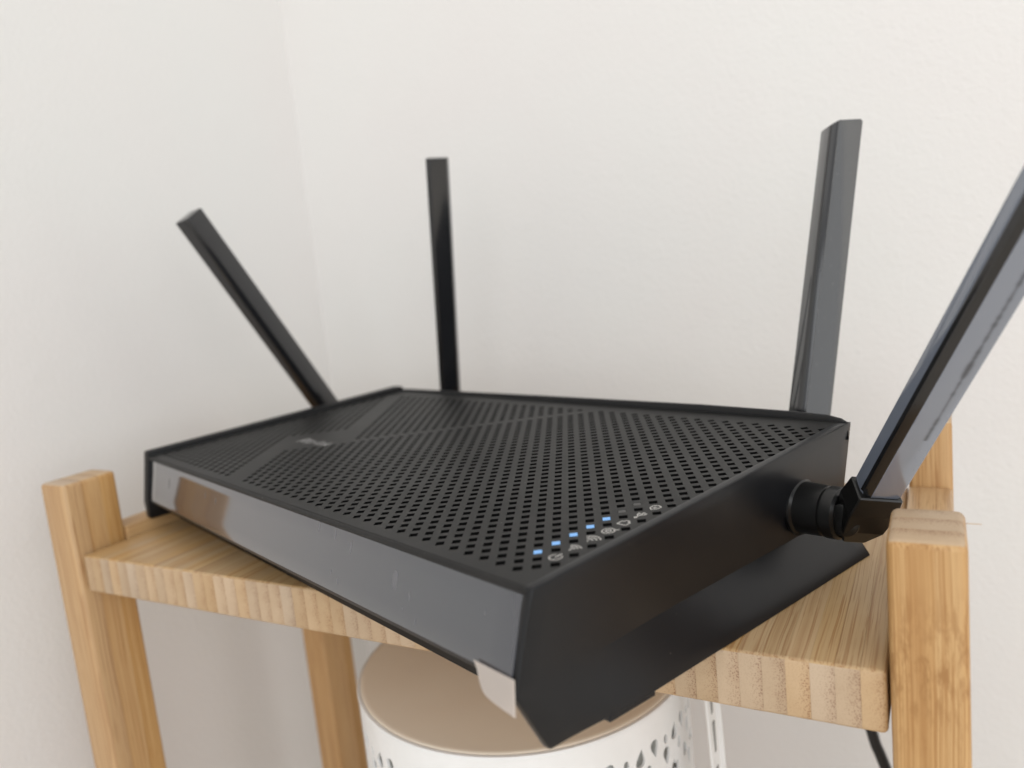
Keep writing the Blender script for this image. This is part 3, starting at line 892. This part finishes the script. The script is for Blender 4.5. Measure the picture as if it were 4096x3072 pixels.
# cutters: drops, triangles and ovals in bands round the tin
def drop(cx, cz, wd, ht, kind, rot=0):
    pts = []
    for k in range(14):
        t_ = 2 * math.pi * k / 14
        a, b_ = math.cos(t_), math.sin(t_)
        if kind == 'down': x_ = a * wd * (.5 + .5 * b_) * .95 + a * wd * .12; z_ = b_ * ht
        elif kind == 'up': x_ = a * wd * (.5 - .5 * b_) * .95 + a * wd * .12; z_ = b_ * ht
        else: x_ = a * wd * .6; z_ = b_ * ht
        pts.append((cx + x_ * math.cos(rot) - z_ * math.sin(rot), cz + x_ * math.sin(rot) + z_ * math.cos(rot)))
    return pts
bmc = bmesh.new()
per = 18.0
for i in range(20):
    a0 = -25 + i * per
    items = [(0, -71.6, 1.9, 2.8, 'up', -.2), (6.4, -71.6, 1.8, 2.9, 'down', .1), (12.3, -71.4, 1.2, 1.5, 'oval', 0),
             (3.2, -78.2, 1.4, 1.9, 'oval', 0), (12.3, -78.0, 1.9, 2.9, 'down', 0), (8.0, -84, 1.9, 2.6, 'up', .2), (16.3, -84.2, 1.6, 2.3, 'up', -.2), (0.5, -86, 1.4, 2.0, 'oval', 0),
             (12.3, -90.5, 1.8, 2.8, 'down', 0), (4.3, -93, 1.6, 2.2, 'oval', .2)]
    for da, z_, wd, ht, kind, rot in items:
        ang = math.radians(a0 + da)
        ct = Vector((math.cos(ang), math.sin(ang), 0)); tg = Vector((-math.sin(ang), math.cos(ang), 0))
        pts = drop(0, z_, wd * 1.6, ht * 1.2, kind, rot)
        A_ = [bmc.verts.new((ct * (BR - 2.5) + tg * p[0] + Vector((0, 0, p[1] - BZ0))) * MM) for p in pts]
        B_ = [bmc.verts.new((ct * (BR + 2.0) + tg * p[0] + Vector((0, 0, p[1] - BZ0))) * MM) for p in pts]
        bmc.faces.new(A_[::-1]); bmc.faces.new(B_)
        for k in range(len(pts)):
            j = (k + 1) % len(pts)
            bmc.faces.new((A_[k], A_[j], B_[j], B_[k]))
bmesh.ops.recalc_face_normals(bmc, faces=bmc.faces[:])
cut = link_mesh('cutter', bmc, None, basket)
md = wall.modifiers.new('pierce', 'BOOLEAN'); md.operation = 'DIFFERENCE'; md.object = cut; md.solver = 'EXACT'; md.use_self = True
bpy.context.view_layer.update()
dg = bpy.context.evaluated_depsgraph_get()
me2 = bpy.data.meshes.new_from_object(wall.evaluated_get(dg))
wall.modifiers.clear()
if len(me2.polygons) > 100: wall.data = me2
bpy.data.objects.remove(cut)
smooth_by_angle(wall, 30)
bm, rr = ringsurf([(BR - 1.6, BZ1 - 1.2), (BR - 1.5, BZ1 - .3), (BR - .9, BZ1 + .2), (BR - .1, BZ1 - .1), (BR + .3, BZ1 - .8), (BR + .1, BZ1 - 1.6)])
bmesh.ops.recalc_face_normals(bm, faces=bm.faces[:])
link_mesh('rolled_rim', bm, M_ENAMEL, basket, True)
bm, rr = ringsurf([(BR - 1.0, BZ1 - 1.5), (BR - 1.2, BZ1 + .1), (BR - 2.0, BZ1 + .5), (BR - 3.4, BZ1 + .4), (BR - 6, BZ1 + .1), (BR - 30, BZ1 - .3), (.1, BZ1 - .3)])
bmesh.ops.recalc_face_normals(bm, faces=bm.faces[:])
for f in bm.faces:
    if f.normal.z < -.3: f.normal_flip()
link_mesh('lid', bm, M_LID, basket, True)
# inner liner, added close behind the piercings to lighten them
bm, rr = ringsurf([(BR - 4, BZ0 + 1), (BR - 4, BZ1 - 5)])
bmesh.ops.recalc_face_normals(bm, faces=bm.faces[:])
link_mesh('hole_backing', bm, mat_flat('grey_green_backing', (0.72, 0.73, 0.70), .7), basket, True)
# carrying handle: a pierced flat hoop standing off the right of the tin
bm = bmesh.new()
hp = []
for k in range(25):
    t_ = k / 24
    ang = -.16 - .0 * t_
    r_ = BR + 9.5 + 2.0 * math.sin(math.pi * (t_ * .8 + .1)) 
    hp.append((r_, -50 - 118 * t_))
rings = []
for r_, z_ in hp:
    sec = []
    for (dr, dt) in ((0, -5), (1.0, -5), (1.0, 4.2), (2.6, 4.6), (2.6, 5.2), (0, 5.2)):
        sec.append(bm.verts.new(((r_ + dr) * MM, dt * MM, (z_ - BZ0) * MM)))
    rings.append(sec)
for i in range(24):
    for j in range(6):
        k = (j + 1) % 6
        bm.faces.new((rings[i][j], rings[i][k], rings[i + 1][k], rings[i + 1][j]))
bmesh.ops.recalc_face_normals(bm, faces=bm.faces[:])
hd = link_mesh('handle', bm, M_ENAMEL, basket); smooth_by_angle(hd, 30)
for zc, hh in ((-64, 3), (-76, 6), (-92, 4.5), (-106, 6)):
    rr_ = BR + 9.5 + 2.0 * math.sin(math.pi * ((-zc - 50) / 118 * .8 + .1))
    so = link_mesh('handle_slot_shade', box(rr_ - .2, rr_ + 1.25, -2.0, .4, zc - hh - BZ0, zc + hh - BZ0, .3), M_SLOT_SHADE, hd)  # grey blocks stand for the shade inside the handle's slots
hd.rotation_euler = (0, 0, math.radians(0))

# ------------------------------------------------------------------ power cable
def tube(pts, r, NN=14, sub=10):
    P_ = [Vector(p) for p in pts]
    full = []
    for i in range(len(P_) - 1):
        p0 = P_[max(i - 1, 0)]; p1 = P_[i]; p2 = P_[i + 1]; p3 = P_[min(i + 2, len(P_) - 1)]
        for s in range(sub):
            t_ = s / sub
            full.append(.5 * ((2 * p1) + (-p0 + p2) * t_ + (2 * p0 - 5 * p1 + 4 * p2 - p3) * t_ ** 2 + (-p0 + 3 * p1 - 3 * p2 + p3) * t_ ** 3))
    full.append(P_[-1])
    bm = bmesh.new(); rings = []; u = Vector((0, 1, 0))
    for i, c in enumerate(full):
        d = (full[min(i + 1, len(full) - 1)] - full[max(i - 1, 0)]).normalized()
        u = (u - d * u.dot(d)).normalized(); v = d.cross(u)
        rings.append([bm.verts.new((c + (u * math.cos(2 * math.pi * k / NN) + v * math.sin(2 * math.pi * k / NN)) * r) * MM) for k in range(NN)])
    for i in range(len(rings) - 1):
        for k in range(NN): bm.faces.new((rings[i][k], rings[i][(k + 1) % NN], rings[i + 1][(k + 1) % NN], rings[i + 1][k]))
    bm.faces.new(rings[0]); bm.faces.new(rings[-1])
    bmesh.ops.recalc_face_normals(bm, faces=bm.faces[:])
    return bm
cable = link_mesh('power_cable', tube([(-20, 186, 14), (0, 196, 12), (20, 201, 2), (30, 202.5, -20), (39, 203, -60), (49.5, 203, -113), (55, 203, -131), (77, 203, -200), (100, 210, -330), (110, 215, -515)], 2.4), M_CABLE, None, True)
cable['label'] = 'black power cable hanging down behind the right end of the shelf'
cable['category'] = 'cable'
